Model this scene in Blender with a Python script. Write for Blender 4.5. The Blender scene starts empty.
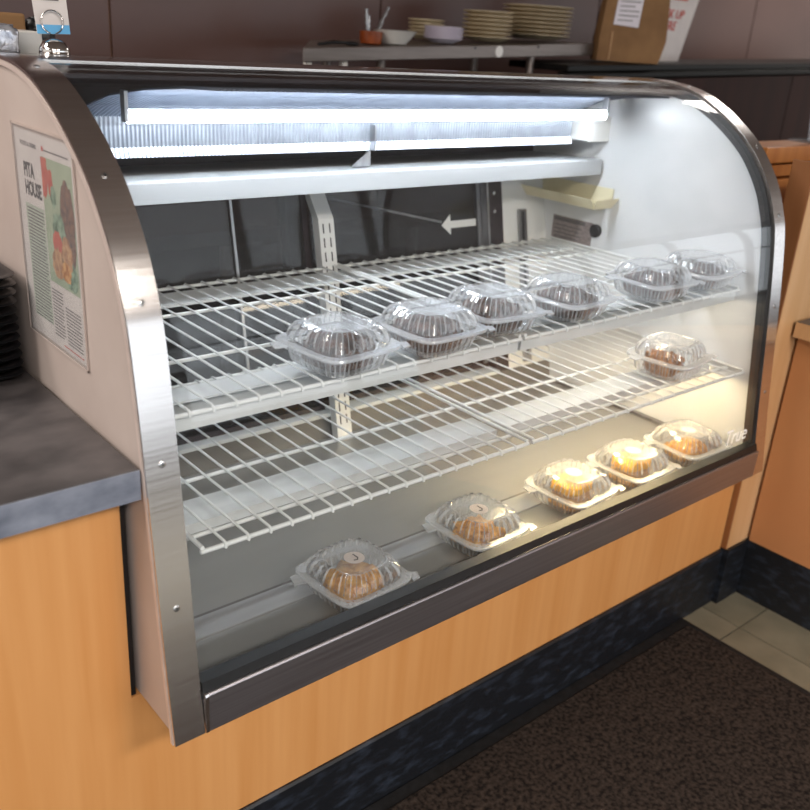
import bpy, bmesh, math, random
from mathutils import Vector, Matrix
random.seed(7)
scene = bpy.context.scene
COL = scene.collection

# ------------------------------------------------------------------ camera
ZO = 0.48                                   # height of the case's bottom rail above the floor
cam_d = bpy.data.cameras.new('camera')
cam = bpy.data.objects.new('camera', cam_d); COL.objects.link(cam)
RGT = Vector((0.76468424, -0.64111968, 0.06498901))
UPV = Vector((0.19985491, 0.33182727, 0.92192661))
FWD = Vector((0.61263042, 0.69199437, -0.381874))
m = Matrix.Identity(4)
for i in range(3):
    m[i][0], m[i][1], m[i][2] = RGT[i], UPV[i], -FWD[i]
m[0][3], m[1][3], m[2][3] = -0.46167539, -0.8818657, 0.9073756 + ZO
cam.matrix_world = m
cam_d.sensor_width = 36.0
cam_d.lens = 896.4 / 810 * 36
cam_d.clip_start = 0.02
cam_d.dof.use_dof = True
cam_d.dof.focus_distance = 1.45
cam_d.dof.aperture_fstop = 4.5
scene.camera = cam

# ------------------------------------------------------------------ world, exposure
w = bpy.data.worlds.new('world'); scene.world = w
w.use_nodes = True
bgn = w.node_tree.nodes['Background']
bgn.inputs[0].default_value = (1.0, 0.93, 0.86, 1)
bgn.inputs[1].default_value = 0.75
vs = scene.view_settings
vs.view_transform = 'Standard'; vs.look = 'None'; vs.gamma = 1.0
vs.exposure = 0.16
vs.use_curve_mapping = False
scene.cycles.transparent_max_bounces = 40
scene.cycles.max_bounces = 10
scene.cycles.glossy_bounces = 5
scene.cycles.sample_clamp_indirect = 6.0
scene.cycles.caustics_reflective = False
scene.cycles.caustics_refractive = False

def area_light(name, loc, target, sx, sy, power, color):
    d = bpy.data.lights.new(name, 'AREA'); d.shape = 'RECTANGLE'
    d.size, d.size_y, d.energy, d.color = sx, sy, power, color
    o = bpy.data.objects.new(name, d); COL.objects.link(o)
    o.location = loc
    o.rotation_euler = (Vector(target) - Vector(loc)).to_track_quat('-Z', 'Y').to_euler()
    return o
CEIL = 2.75
area_light('ceiling_area_light', (0.55, -2.95, CEIL - 0.03), (0.55, -2.95, 0), 1.0, 0.6, 80, (1.0, 0.93, 0.85))
area_light('ceiling_area_light', (-1.3, -2.6, CEIL - 0.03), (-1.3, -2.6, 0), 1.2, 0.6, 80, (1.0, 0.93, 0.85))  # extra unseen light, added to brighten the front from the left
area_light('ceiling_area_light', (-2.6, 0.1, CEIL - 0.03), (-2.6, 0.1, 0), 1.2, 1.2, 68, (1.0, 0.94, 0.88))  # added fill light for the case's left side and the countertop
area_light('kitchen_light_panel', (-1.4, 1.1, CEIL - 0.03), (-1.4, 1.1, 0), 1.2, 0.5, 30, (1.0, 0.94, 0.88))
area_light('kitchen_light_panel', (4.6, 1.1, CEIL - 0.03), (4.6, 1.1, 0), 1.2, 0.5, 30, (1.0, 0.94, 0.88))

# ------------------------------------------------------------------ materials
def new_mat(name):
    mt = bpy.data.materials.new(name); mt.use_nodes = True
    nt = mt.node_tree; nt.nodes.clear()
    return mt, nt
def N(nt, typ, **kw):
    n = nt.nodes.new(typ)
    for k, v in kw.items():
        setattr(n, k, v)
    return n
def L(nt, a, b): nt.links.new(a, b)
def lin(c):
    return tuple(((x / 255) / 12.92 if x / 255 <= .04045 else ((x / 255 + .055) / 1.055) ** 2.4) for x in c) + (1,)
def mat(name, c1, c2=None, rough=.5, metal=0., scale=(20, 20, 20), detail=3., lo=.35, hi=.65,
        bump=0., bscale=None, spec=.5, rvar=0., emit=None, estr=0., coat=0.):
    """procedural Principled material: two sRGB colours mixed by a stretched noise, optional bump"""
    mt, nt = new_mat(name)
    out = N(nt, 'ShaderNodeOutputMaterial'); b = N(nt, 'ShaderNodeBsdfPrincipled')
    L(nt, b.outputs[0], out.inputs[0])
    tc = N(nt, 'ShaderNodeTexCoord'); mp = N(nt, 'ShaderNodeMapping')
    mp.inputs['Scale'].default_value = scale
    L(nt, tc.outputs['Object'], mp.inputs[0])
    nz = N(nt, 'ShaderNodeTexNoise'); nz.inputs['Scale'].default_value = 1.0
    nz.inputs['Detail'].default_value = detail
    L(nt, mp.outputs[0], nz.inputs['Vector'])
    rp = N(nt, 'ShaderNodeValToRGB')
    rp.color_ramp.elements[0].position, rp.color_ramp.elements[1].position = lo, hi
    rp.color_ramp.elements[0].color = lin(c1)
    rp.color_ramp.elements[1].color = lin(c2 if c2 else c1)
    L(nt, nz.outputs['Fac'], rp.inputs[0]); L(nt, rp.outputs[0], b.inputs['Base Color'])
    b.inputs['Metallic'].default_value = metal
    b.inputs['Roughness'].default_value = rough
    b.inputs['Specular IOR Level'].default_value = spec
    b.inputs['Coat Weight'].default_value = coat
    if rvar:
        mr = N(nt, 'ShaderNodeMapRange')
        mr.inputs['To Min'].default_value = max(0, rough - rvar); mr.inputs['To Max'].default_value = rough + rvar
        L(nt, nz.outputs['Fac'], mr.inputs['Value']); L(nt, mr.outputs[0], b.inputs['Roughness'])
    if bump:
        bp = N(nt, 'ShaderNodeBump'); bp.inputs['Strength'].default_value = bump
        bp.inputs['Distance'].default_value = .002
        src = nz
        if bscale:
            mp2 = N(nt, 'ShaderNodeMapping'); mp2.inputs['Scale'].default_value = bscale
            L(nt, tc.outputs['Object'], mp2.inputs[0])
            src = N(nt, 'ShaderNodeTexNoise'); src.inputs['Scale'].default_value = 1.0
            L(nt, mp2.outputs[0], src.inputs['Vector'])
        L(nt, src.outputs['Fac'], bp.inputs['Height']); L(nt, bp.outputs[0], b.inputs['Normal'])
    if emit:
        b.inputs['Emission Color'].default_value = emit + (1,)
        b.inputs['Emission Strength'].default_value = estr
    return mt
def clear_mat(name, tint=(1, 1, 1), ior=1.45, rough=.02, boost=1.0, haze=0.0, hazecol=(.9, .93, .96)):
    """thin clear sheet: transparent with a Fresnel reflection and a little haze"""
    mt, nt = new_mat(name)
    out = N(nt, 'ShaderNodeOutputMaterial')
    tr = N(nt, 'ShaderNodeBsdfTransparent'); tr.inputs[0].default_value = tint + (1,)
    gl = N(nt, 'ShaderNodeBsdfGlossy'); gl.inputs['Roughness'].default_value = rough
    fr = N(nt, 'ShaderNodeFresnel'); fr.inputs['IOR'].default_value = ior
    geo = N(nt, 'ShaderNodeNewGeometry')          # same reflectance from either side of the sheet
    mi = N(nt, 'ShaderNodeMapRange'); mi.inputs['To Min'].default_value = ior; mi.inputs['To Max'].default_value = 1 / ior
    L(nt, geo.outputs['Backfacing'], mi.inputs['Value']); L(nt, mi.outputs[0], fr.inputs['IOR'])
    ml = N(nt, 'ShaderNodeMath', operation='MULTIPLY'); ml.inputs[1].default_value = boost; ml.use_clamp = True
    L(nt, fr.outputs[0], ml.inputs[0])
    mx = N(nt, 'ShaderNodeMixShader')
    L(nt, ml.outputs[0], mx.inputs[0]); L(nt, tr.outputs[0], mx.inputs[1]); L(nt, gl.outputs[0], mx.inputs[2])
    last = mx
    if haze:
        df = N(nt, 'ShaderNodeBsdfDiffuse'); df.inputs[0].default_value = hazecol + (1,)
        nz = N(nt, 'ShaderNodeTexNoise'); nz.inputs['Scale'].default_value = 30
        mr = N(nt, 'ShaderNodeMapRange'); mr.inputs['To Min'].default_value = haze * .6; mr.inputs['To Max'].default_value = haze * 1.4
        L(nt, nz.outputs['Fac'], mr.inputs['Value'])
        m2 = N(nt, 'ShaderNodeMixShader')
        L(nt, mr.outputs[0], m2.inputs[0]); L(nt, mx.outputs[0], m2.inputs[1]); L(nt, df.outputs[0], m2.inputs[2])
        last = m2
    L(nt, last.outputs[0], out.inputs[0])
    return mt
def emit_mat(name, col, strength):
    mt, nt = new_mat(name)
    out = N(nt, 'ShaderNodeOutputMaterial'); e = N(nt, 'ShaderNodeEmission')
    e.inputs[0].default_value = col + (1,); e.inputs[1].default_value = strength
    L(nt, e.outputs[0], out.inputs[0])
    return mt

M = {}
M['wood'] = mat('beech_laminate', (205, 143, 83), (216, 157, 98), rough=.42, scale=(34, 34, 1.6), detail=6, lo=.3, hi=.7, rvar=.06)
M['wood_dark'] = mat('orange_wood', (182, 112, 54), (202, 134, 72), rough=.45, scale=(20, 20, 1.5), detail=5)
M['wood_tan'] = mat('tan_board', (206, 160, 112), (218, 176, 130), rough=.5, scale=(18, 18, 1.5), detail=4)
M['wood_brown'] = mat('brown_board_edge', (142, 92, 54), (156, 104, 64), rough=.5, scale=(18, 18, 2))
M['cab'] = mat('orange_brown_laminate', (192, 132, 86), (202, 146, 98), rough=.45, scale=(14, 1.5, 1.3), detail=4)
M['counter'] = mat('grey_slate_laminate', (62, 59, 60), (92, 87, 87), rough=.4, scale=(11, 16, 12), detail=10, lo=.36, hi=.66, rvar=.08)
M['counter_edge'] = mat('grey_laminate_edge', (92, 98, 112), (140, 146, 160), rough=.4, scale=(14, 14, 26), detail=9, lo=.36, hi=.66)
M['kick'] = mat('black_vinyl_base', (15, 18, 24), (50, 58, 72), rough=.5, scale=(24, 24, 60), detail=10, lo=.5, hi=.85, bump=.2)
M['tile'] = mat('olive_grey_floor_tile', (112, 108, 92), (136, 130, 112), rough=.4, scale=(9, 9, 9), detail=8, lo=.3, hi=.7)
M['grout'] = mat('dark_grout', (60, 56, 50), (72, 68, 60), rough=.8)
M['mat_pile'] = mat('brown_black_mat_pile', (26, 23, 22), (74, 64, 58), rough=1., spec=.1, scale=(110, 110, 110), detail=12, lo=.34, hi=.74, bump=.7, bscale=(620, 620, 620))
M['rubber'] = mat('black_rubber', (18, 18, 19), (30, 30, 32), rough=.6, scale=(60, 60, 60))
M['steel'] = mat('brushed_steel', (222, 217, 215), (230, 226, 224), rough=.22, metal=1., scale=(3, 260, 260), detail=2, rvar=.05)
M['steel_rail'] = mat('brushed_rail_steel', (166, 161, 164), (178, 173, 176), rough=.42, metal=1., scale=(3, 200, 200), detail=3, rvar=.07)
M['steel_top'] = mat('polished_top_steel', (190, 184, 178), (200, 194, 190), rough=.16, metal=1., scale=(3, 120, 120))
M['shelf_steel'] = mat('dull_kitchen_steel', (128, 118, 112), (148, 138, 132), rough=.42, metal=.8, scale=(4, 60, 60), rvar=.08)
M['screw'] = mat('screw_steel', (190, 190, 190), (215, 215, 215), rough=.25, metal=1.)
M['cross'] = mat('screw_recess', (30, 30, 32), rough=.6)
M['side'] = mat('beige_side_panel', (186, 170, 162), (194, 179, 171), rough=.45, scale=(9, 9, 9), detail=5)
M['white'] = mat('white_enamel', (226, 226, 224), (232, 232, 230), rough=.4, scale=(14, 14, 14))
M['header'] = mat('grey_white_header', (168, 171, 174), (176, 179, 182), rough=.35, scale=(4, 20, 20))
M['liner'] = mat('white_plastic_liner', (224, 226, 228), (232, 233, 235), rough=.3, scale=(10, 10, 10))
M['wire'] = mat('white_wire_coating', (220, 223, 222), (230, 232, 231), rough=.35, scale=(40, 40, 40))
M['channel'] = mat('pale_grey_channel', (204, 208, 208), (216, 219, 220), rough=.3, scale=(12, 40, 40))
M['deck'] = mat('grey_deck_steel', (142, 142, 140), (150, 150, 148), rough=.3, metal=.3, scale=(3, 14, 14), detail=4, rvar=.05)
M['deck_strip'] = mat('pale_deck_strip', (164, 165, 166), (172, 173, 174), rough=.3, metal=.3, scale=(3, 40, 40))
M['sill'] = mat('dull_grey_sill', (98, 96, 93), (112, 110, 106), rough=.45, scale=(4, 20, 20))
M['lip'] = mat('trim_lip_reflection_tint', (204, 186, 178), (214, 198, 190), rough=.35, metal=.15, scale=(30, 30, 30))  # pinkish tone paints in the reflection of a pale wall on the lip
M['mark'] = mat('white_glass_print', (250, 250, 250), rough=.6)
M['black'] = mat('black_gasket', (14, 14, 15), (22, 22, 24), rough=.45, scale=(50, 50, 50))
M['door_frame'] = mat('dark_door_frame', (34, 26, 30), (44, 34, 40), rough=.35, scale=(20, 20, 20))
M['alu'] = mat('aluminium_edge', (150, 150, 152), (170, 170, 172), rough=.3, metal=.9, scale=(60, 60, 4))
M['reflector'] = mat('ribbed_reflector', (150, 156, 166), (166, 172, 182), rough=.3, metal=.7, scale=(30, 30, 30))
M['ribbed_top'] = mat('ribbed_grey_sheet', (66, 74, 88), (78, 86, 100), rough=.45, metal=0., spec=.4, scale=(30, 30, 30))
M['ceiling_in'] = mat('dark_case_ceiling', (46, 46, 50), (58, 58, 62), rough=.35, metal=.5, scale=(10, 10, 10))
M['cream'] = mat('cream_plastic', (222, 212, 178), (232, 224, 194), rough=.4, scale=(16, 16, 16))
M['wallp'] = mat('maroon_brown_wall_panel', (76, 54, 50), (102, 76, 70), rough=.3, scale=(1.4, 1.4, 2.2), detail=4, lo=.25, hi=.75, rvar=.06)
M['seam'] = mat('wall_seam_strip', (120, 84, 62), (134, 96, 72), rough=.4, scale=(20, 20, 20))
M['brownp'] = mat('dark_brown_partition', (44, 20, 15), (56, 27, 20), rough=.5, spec=.15, scale=(12, 12, 1), detail=4)
M['blackrail'] = mat('black_rail', (12, 11, 11), (20, 19, 18), rough=.4, spec=.2, scale=(4, 30, 30))
M['paper'] = mat('white_paper', (214, 204, 200), (222, 213, 208), rough=.7, scale=(20, 20, 20))
M['print_grey'] = mat('printed_text_grey', (150, 146, 140), (176, 170, 164), rough=.7, scale=(8, 60, 420), detail=2)
M['print_green'] = mat('printed_sage_panel', (176, 184, 168), (190, 196, 180), rough=.7, scale=(12, 12, 12))
M['ink'] = mat('black_ink', (26, 24, 24), rough=.7)
M['ink_grey'] = mat('grey_ink', (96, 92, 92), rough=.7)
M['ink_red'] = mat('red_ink', (188, 60, 52), (196, 72, 60), rough=.7)
M['ph_green'] = mat('photo_sage_background', (150, 166, 138), (176, 186, 158), rough=.6, scale=(16, 16, 16))
M['ph_red'] = mat('photo_tomato_red', (176, 58, 42), (204, 92, 60), rough=.6, scale=(60, 60, 60))
M['ph_meat'] = mat('photo_grilled_meat', (70, 44, 34), (134, 88, 62), rough=.6, scale=(110, 110, 110), detail=4)
M['ph_pita'] = mat('photo_fried_bites', (150, 96, 54), (206, 160, 108), rough=.6, scale=(90, 90, 90), detail=3)
M['ph_leaf'] = mat('photo_green_leaf', (58, 92, 62), (150, 176, 150), rough=.6, scale=(80, 80, 80), detail=3)
M['sleeve'] = clear_mat('clear_sleeve', rough=.12, haze=.06)
M['glass'] = clear_mat('case_glass', tint=(.985, .99, .99), ior=1.5, rough=.0, boost=.75, haze=.005)
M['door_glass'] = clear_mat('tinted_door_glass', tint=(.55, .56, .58), ior=1.5, rough=.02, boost=.75, haze=.02, hazecol=(.5, .5, .52))
M['plastic'] = clear_mat('clamshell_plastic', tint=(.965, .97, .98), ior=1.55, rough=.12, boost=2.3, haze=.045, hazecol=(.95, .97, 1.))
M['plastic_rim'] = clear_mat('clamshell_rim', tint=(.93, .94, .95), ior=1.5, rough=.12, boost=2.4, haze=.26, hazecol=(.95, .97, 1.))
M['plastic_top'] = clear_mat('clamshell_lid_top', tint=(.94, .95, .96), ior=1.5, rough=.14, boost=2.4, haze=.17, hazecol=(.95, .97, 1.))
M['acrylic'] = clear_mat('clear_acrylic', tint=(.82, .86, .92), ior=1.5, rough=.03, boost=1.5, haze=.12)
M['tube'] = emit_mat('cool_tube_light', (.88, .94, 1.0), 42.)
M['warm'] = emit_mat('warm_tube_light', (1.0, .76, .40), 70.)
M['warm_dim'] = emit_mat('soft_warm_tube_light', (1.0, .84, .62), 20.)
M['daylight'] = emit_mat('daylit_window', (.88, .94, 1.0), 1.75)
M['tray'] = mat('black_plastic_tray', (18, 18, 20), (30, 30, 33), rough=.35, scale=(40, 40, 40))
M['plate_tan'] = mat('tan_glazed_plate', (192, 174, 142), (204, 186, 154), rough=.3, scale=(20, 20, 20))
M['plate_rim'] = mat('cream_plate_rim', (206, 188, 150), (216, 200, 164), rough=.25, scale=(30, 30, 30))
M['plate_lav'] = mat('lavender_white_plate', (206, 196, 210), (216, 208, 220), rough=.3, scale=(20, 20, 20))
M['porcelain'] = mat('white_porcelain', (226, 222, 216), (234, 230, 224), rough=.2, scale=(20, 20, 20))
M['amber'] = mat('amber_glass_pot', (112, 48, 12), (150, 70, 18), rough=.3, scale=(22, 22, 22))
M['kraft'] = mat('kraft_paper', (124, 90, 56), (142, 106, 68), rough=.8, scale=(9, 9, 9), detail=6, bump=.3)
M['receipt'] = mat('white_receipt', (218, 212, 220), (228, 222, 228), rough=.7, scale=(9, 9, 60))
M['chrome'] = mat('chrome', (220, 218, 216), (228, 226, 224), rough=.06, metal=1., scale=(20, 20, 20))
M['foil'] = mat('crumpled_foil', (170, 174, 186), (230, 233, 240), rough=.22, metal=.7, scale=(90, 90, 90), detail=4, bump=1.)
M['card_blue'] = mat('blue_card_print', (84, 164, 214), (100, 178, 224), rough=.5, scale=(10, 10, 10))
M['ceil'] = mat('dim_ceiling', (176, 160, 150), (186, 170, 160), rough=.8, scale=(3, 3, 3))
M['plaster'] = mat('warm_plaster', (120, 104, 94), (132, 114, 102), rough=.8, scale=(3, 3, 3))
M['frame_dk'] = mat('dark_window_frame', (40, 36, 34), (52, 46, 44), rough=.5, scale=(8, 8, 8))
M['label_print'] = mat('printed_rating_label', (120, 108, 108), (158, 146, 144), rough=.5, scale=(4, 70, 420), detail=3)
M['choc'] = mat('dark_chocolate_pastry', (38, 22, 17), (98, 64, 50), rough=.75, spec=.25, scale=(60, 60, 60), detail=6, bump=1., bscale=(140, 140, 140))
M['nut'] = mat('brown_nut_pastry', (92, 54, 30), (168, 116, 72), rough=.75, spec=.25, scale=(80, 80, 80), detail=6, bump=1., bscale=(160, 160, 160))
M['gold'] = mat('golden_pastry', (186, 124, 52), (232, 180, 100), rough=.75, spec=.25, scale=(70, 70, 70), detail=6, bump=1., bscale=(200, 200, 200))
M['yellow'] = mat('bright_yellow_topping', (232, 160, 22), (250, 190, 40), rough=.4, scale=(50, 50, 50), bump=.4)
M['flaky'] = mat('flaky_pastry_layers', (176, 126, 72), (226, 186, 128), rough=.6, scale=(30, 30, 260), detail=4, bump=.8)

# ------------------------------------------------------------------ mesh helpers
class MB:
    def __init__(s): s.v = []; s.f = []
    def _add(s, vs, fs):
        o = len(s.v); s.v += [tuple(p) for p in vs]; s.f += [tuple(i + o for i in f) for f in fs]
        return s
    def box(s, x0, x1, y0, y1, z0, z1):
        v = [(x, y, z) for z in (z0, z1) for y in (y0, y1) for x in (x0, x1)]
        return s._add(v, [(0, 2, 3, 1), (4, 5, 7, 6), (0, 1, 5, 4), (2, 6, 7, 3), (0, 4, 6, 2), (1, 3, 7, 5)])
    def hexa(s, lo, hi):
        """eight corners: four of the bottom, four of the top, both counter-clockwise"""
        v = list(lo) + list(hi)
        return s._add(v, [(3, 2, 1, 0), (4, 5, 6, 7), (0, 1, 5, 4), (1, 2, 6, 5), (2, 3, 7, 6), (3, 0, 4, 7)])
    def tube(s, path, r, n=8, caps=True):
        P = [Vector(p) for p in path]; rings = []
        up = None
        for i, p in enumerate(P):
            d = (P[min(i + 1, len(P) - 1)] - P[max(i - 1, 0)]).normalized()
            if up is None:
                up = Vector((0, 0, 1)) if abs(d.z) < .9 else Vector((1, 0, 0))
            a = d.cross(up).normalized(); b = a.cross(d).normalized(); up = b
            rr = r[i] if isinstance(r, (list, tuple)) else r
            rings.append([p + a * (math.cos(t) * rr) + b * (math.sin(t) * rr) for t in [2 * math.pi * k / n for k in range(n)]])
        return s.loft(rings, caps)
    def loft(s, rings, caps=True, closed=True):
        n = len(rings[0]); v = [p for r in rings for p in r]; f = []
        for i in range(len(rings) - 1):
            for k in range(n if closed else n - 1):
                k2 = (k + 1) % n
                f.append((i * n + k, i * n + k2, (i + 1) * n + k2, (i + 1) * n + k))
        if caps and closed:
            f.append(tuple(reversed(range(n)))); f.append(tuple((len(rings) - 1) * n + k for k in range(n)))
        return s._add(v, f)
    def lathe(s, prof, n=32, c=(0, 0, 0), caps=True):
        return s.loft([[(c[0] + r * math.cos(2 * math.pi * k / n), c[1] + r * math.sin(2 * math.pi * k / n), c[2] + z) for k in range(n)] for r, z in prof], caps)
    def sheet(s, prof, x0, x1, t):
        """profile in (y, z) extruded along x, thickness t along the inward normal; closed solid"""
        inn = offset(prof, t)
        loop = list(prof) + list(reversed(inn))
        return s.loft([[(x, y, z) for y, z in loop] for x in (x0, x1)], caps=False)._strip_caps(len(prof), len(loop))
    def _strip_caps(s, np_, n):
        o = len(s.v) - 2 * n
        for e in (0, 1):
            for i in range(np_ - 1):
                q = [o + e * n + i, o + e * n + i + 1, o + e * n + n - 2 - i, o + e * n + n - 1 - i]
                s.f.append(tuple(q if e else reversed(q)))
        return s
    def prism(s, poly, x0, x1):
        """closed (y, z) polygon extruded along x"""
        n = len(poly)
        return s.loft([[(x, y, z) for y, z in poly] for x in (x0, x1)], True)
def offset(prof, t):
    out = []
    for i, p in enumerate(prof):
        a = prof[max(i - 1, 0)]; b = prof[min(i + 1, len(prof) - 1)]
        d = Vector((b[0] - a[0], b[1] - a[1])).normalized()
        nrm = Vector((d.y, -d.x))            # profile runs bottom-front to top-back: inward is +y / -z
        out.append((p[0] + nrm.x * t, p[1] + nrm.y * t))
    return out
def mesh_of(name, mb, material, smooth=None):
    me = bpy.data.meshes.new(name)
    me.from_pydata(mb.v, [], mb.f); me.update()
    bm = bmesh.new(); bm.from_mesh(me); bmesh.ops.recalc_face_normals(bm, faces=bm.faces); bm.to_mesh(me); bm.free()
    if material: me.materials.append(M[material])
    if smooth is not None:
        me.polygons.foreach_set('use_smooth', [True] * len(me.polygons))
        me.set_sharp_from_angle(angle=math.radians(smooth))
    return me
def world_base(p):
    v = Vector((0, 0, 0))
    while p is not None:
        v += p.location; p = p.parent
    return v
def obj(name, mb, material, parent=None, smooth=None, bevel=0, raw=False, base=None):
    """mesh in scene coordinates (z measured from the case rail) under parent; raw = already local"""
    if not raw:
        b = world_base(parent)
        if parent is None and base is not None: b = Vector(base)
        mb.v = [(x - b.x, y - b.y, z + ZO - b.z) for x, y, z in mb.v]
    o = bpy.data.objects.new(name, mesh_of(name, mb, material, smooth))
    COL.objects.link(o)
    if parent is not None: o.parent = parent
    elif base is not None: o.location = base
    if bevel:
        md = o.modifiers.new('bevel', 'BEVEL'); md.width = bevel; md.segments = 2; md.limit_method = 'ANGLE'
    return o
def link_copy(src, parent, loc=None):
    c = src.copy(); COL.objects.link(c); c.parent = parent
    if loc is not None: c.location = loc
    return c
def tag(o, label=None, cat=None, group=None, kind=None):
    if label: o['label'] = label
    if cat: o['category'] = cat
    if group: o['group'] = group
    if kind: o['kind'] = kind
    return o
def thing(name, label, cat, loc, group=None):
    o = bpy.data.objects.new(name, None); COL.objects.link(o); o.empty_display_size = .05
    o.location = (loc[0], loc[1], loc[2] + ZO)
    return tag(o, label, cat, group)
def copy_tree(o, parent=None):
    c = o.copy(); COL.objects.link(c); c.parent = parent
    for ch in o.children: copy_tree(ch, c)
    return c
def text_mesh(body, size, extr=.0003, shear=0, align='LEFT', spacing=1.0, bold=0.0):
    cu = bpy.data.curves.new('lettering', 'FONT'); cu.body = body; cu.size = size; cu.extrude = extr
    cu.shear = shear; cu.align_x = align; cu.space_line = spacing; cu.offset = bold; cu.resolution_u = 3
    t = bpy.data.objects.new('lettering', cu); COL.objects.link(t)
    bpy.context.view_layer.update()
    dg = bpy.context.evaluated_depsgraph_get()
    me = bpy.data.meshes.new_from_object(t.evaluated_get(dg))
    bpy.data.objects.remove(t); bpy.data.curves.remove(cu)
    return me
def text_obj(name, body, size, material, origin, xdir, ydir, parent=None, xs=1.0, **kw):
    """lettering lying in the plane of xdir, ydir; origin in scene coordinates"""
    me = text_mesh(body, size, **kw)
    X = Vector(xdir).normalized(); Y = Vector(ydir); Y = (Y - X * Y.dot(X)).normalized(); Z = X.cross(Y)
    b = world_base(parent)
    O = Vector((origin[0], origin[1], origin[2] + ZO)) - b
    for v in me.vertices:
        v.co = O + X * v.co.x * xs + Y * v.co.y + Z * v.co.z
    me.materials.clear(); me.materials.append(M[material])
    o = bpy.data.objects.new(name, me); COL.objects.link(o)
    if parent: o.parent = parent
    return o

ZF = -ZO                                      # floor level seen from the rail

# ------------------------------------------------------------------ room shell
fl = obj('floor', MB().box(-5, 11, -4.4, 3.0, ZF - .06, ZF - .004), 'grout')
tag(fl, 'olive grey tiled floor beside the dark mat', None, None, 'structure')
tile_mb = MB().box(-.1505, .1505, -.1505, .1505, -.004, 0)
tile_me = mesh_of('floor_tile', tile_mb, 'tile')
for i in range(-4, 8):
    for j in range(-8, 1):
        x = 1.545 + .305 * i + .1525; y = -.005 + .305 * j + .1525
        t = bpy.data.objects.new('floor_tile', tile_me); COL.objects.link(t)
        t.location = (x, y, 0); t.parent = fl
tag(obj('ceiling', MB().box(-5, 11, -4.4, 3.0, CEIL - ZO, CEIL - ZO + .08), 'ceil'), 'dim brown ceiling above the counter', None, None, 'structure')
wf = tag(obj('wall_front', MB().box(-5, 11, -4.4, -4.3, ZF + 2.25, CEIL - ZO).box(-5, -3.6, -4.4, -4.3, ZF, ZF + 2.25).box(10.4, 11, -4.4, -4.3, ZF, ZF + 2.25), 'plaster'),
         'storefront wall behind the viewer', None, None, 'structure')
for i, x in enumerate([-3.6 + 1.4 * k for k in range(10)]):
    wn = obj('window_%d' % (i + 1), MB().box(x, x + .05, -4.38, -4.3, ZF, ZF + 2.25).box(x + 1.35, x + 1.4, -4.38, -4.3, ZF, ZF + 2.25)
             .box(x + .05, x + 1.35, -4.38, -4.3, ZF, ZF + .12).box(x + .05, x + 1.35, -4.38, -4.3, ZF + 2.17, ZF + 2.25)
             .box(x + .05, x + 1.35, -4.38, -4.3, ZF + .98, ZF + 1.03), 'frame_dk')
    tag(wn, 'tall daylit storefront window behind the viewer', None, None, 'structure')
    obj('pane', MB().box(x + .05, x + 1.35, -4.36, -4.35, ZF + .12, ZF + 2.17), 'daylight', wn)

# back wall of large glossy panels, each its own piece
wb = tag(obj('wall_back', MB().box(-3, 6, 1.78, 1.88, ZF, CEIL - ZO), 'seam'), 'maroon brown panelled kitchen wall', None, None, 'structure')
seams = [-3, -1.6, -.6, .30, .672, 1.645, 2.82, 4.05, 5.2, 6]
for a, b in zip(seams[:-1], seams[1:]):
    obj('wall_panel', MB().box(a + .004, b - .004, 1.77, 1.781, ZF, CEIL - ZO - .01), 'wallp', wb)

# ------------------------------------------------------------------ floor mat
mt = thing('floor_mat', 'dark brown-black entrance mat with rubber border on the floor', 'mat', (0, -1, ZF))
obj('rubber_border', MB().box(-3, 1.446, -1.4, .106, ZF, ZF + .006), 'rubber', mt, bevel=.002)
obj('pile', MB().box(-2.97, 1.425, -1.37, .075, ZF + .005, ZF + .011), 'mat_pile', mt, bevel=.003)

# ------------------------------------------------------------------ service counter carrying the case
YW = .115
cb = thing('counter_base', 'beech laminate counter front running under the glass display case', 'counter', (-.6, .5, ZF))
fp_ = [(-2.6, -.315), (1.585, -.315), (1.585, .008), (-.06, .008), (-.06, .352), (-2.6, .352)]
obj('front_panel', MB().loft([[(x, y, z) for x, z in fp_] for y in (YW, YW + .02)], True), 'wood', cb)
obj('carcass', MB().box(-2.6, 1.56, YW + .02, .80, ZF, -.01).box(-2.6, -.09, YW + .02, .80, -.01, .352), 'wood_brown', cb)
obj('gap_strip', MB().box(-.0605, -.0515, YW + .004, YW + .02, .004, .35), 'black', cb)
bb = obj('baseboard_front', MB().prism([(YW - .008, ZF), (YW - .008, -.318), (YW - .004, -.314), (YW, -.314), (YW, ZF)][::-1], -2.6, 1.59), 'kick')
tag(bb, 'black scuffed vinyl base below the beech counter front', None, None, 'structure')
ct = obj('countertop', MB().box(-2.6, -.053, .062, .85, .352, .3935), 'counter', base=(-1, .4, .352 + ZO), bevel=.0015)
tag(ct, 'grey slate-look laminate worktop beside the case', 'countertop')
e = obj('edge_band', MB().box(-2.6, -.053, .0605, .0622, .352, .3925), 'counter_edge', ct)

# ------------------------------------------------------------------ right-hand panel, desk counter and cabinet
rp = thing('partition_post', 'tan upright board standing beside the right end of the case', 'panel', (1.66, .13, ZF))
obj('board', MB().box(1.592, 2.5, .100, .118, -.31, .70), 'wood_tan', rp)
obj('side_board', MB().box(1.588, 1.592, .101, .155, -.31, .70), 'wood_brown', rp)
obj('base_strip', MB().box(1.59, 2.5, .092, .155, ZF, -.31), 'kick', rp)
YD = .0915
rc = thing('desk_counter', 'orange-brown low counter with grey top at the right edge', 'counter', (1.9, -.6, ZF))
obj('face_panel', MB().box(1.690, 2.4, -1.5, YD, -.31, .279), 'cab', rc)
obj('worktop', MB().box(1.665, 2.4, -1.52, YD, .280, .318), 'counter', rc)
obj('worktop_edge', MB().box(1.659, 1.665, -1.52, YD, .280, .317), 'wood_tan', rc)
obj('base_strip', MB().box(1.690, 2.4, -1.5, YD, ZF, -.31), 'kick', rc)
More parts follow.
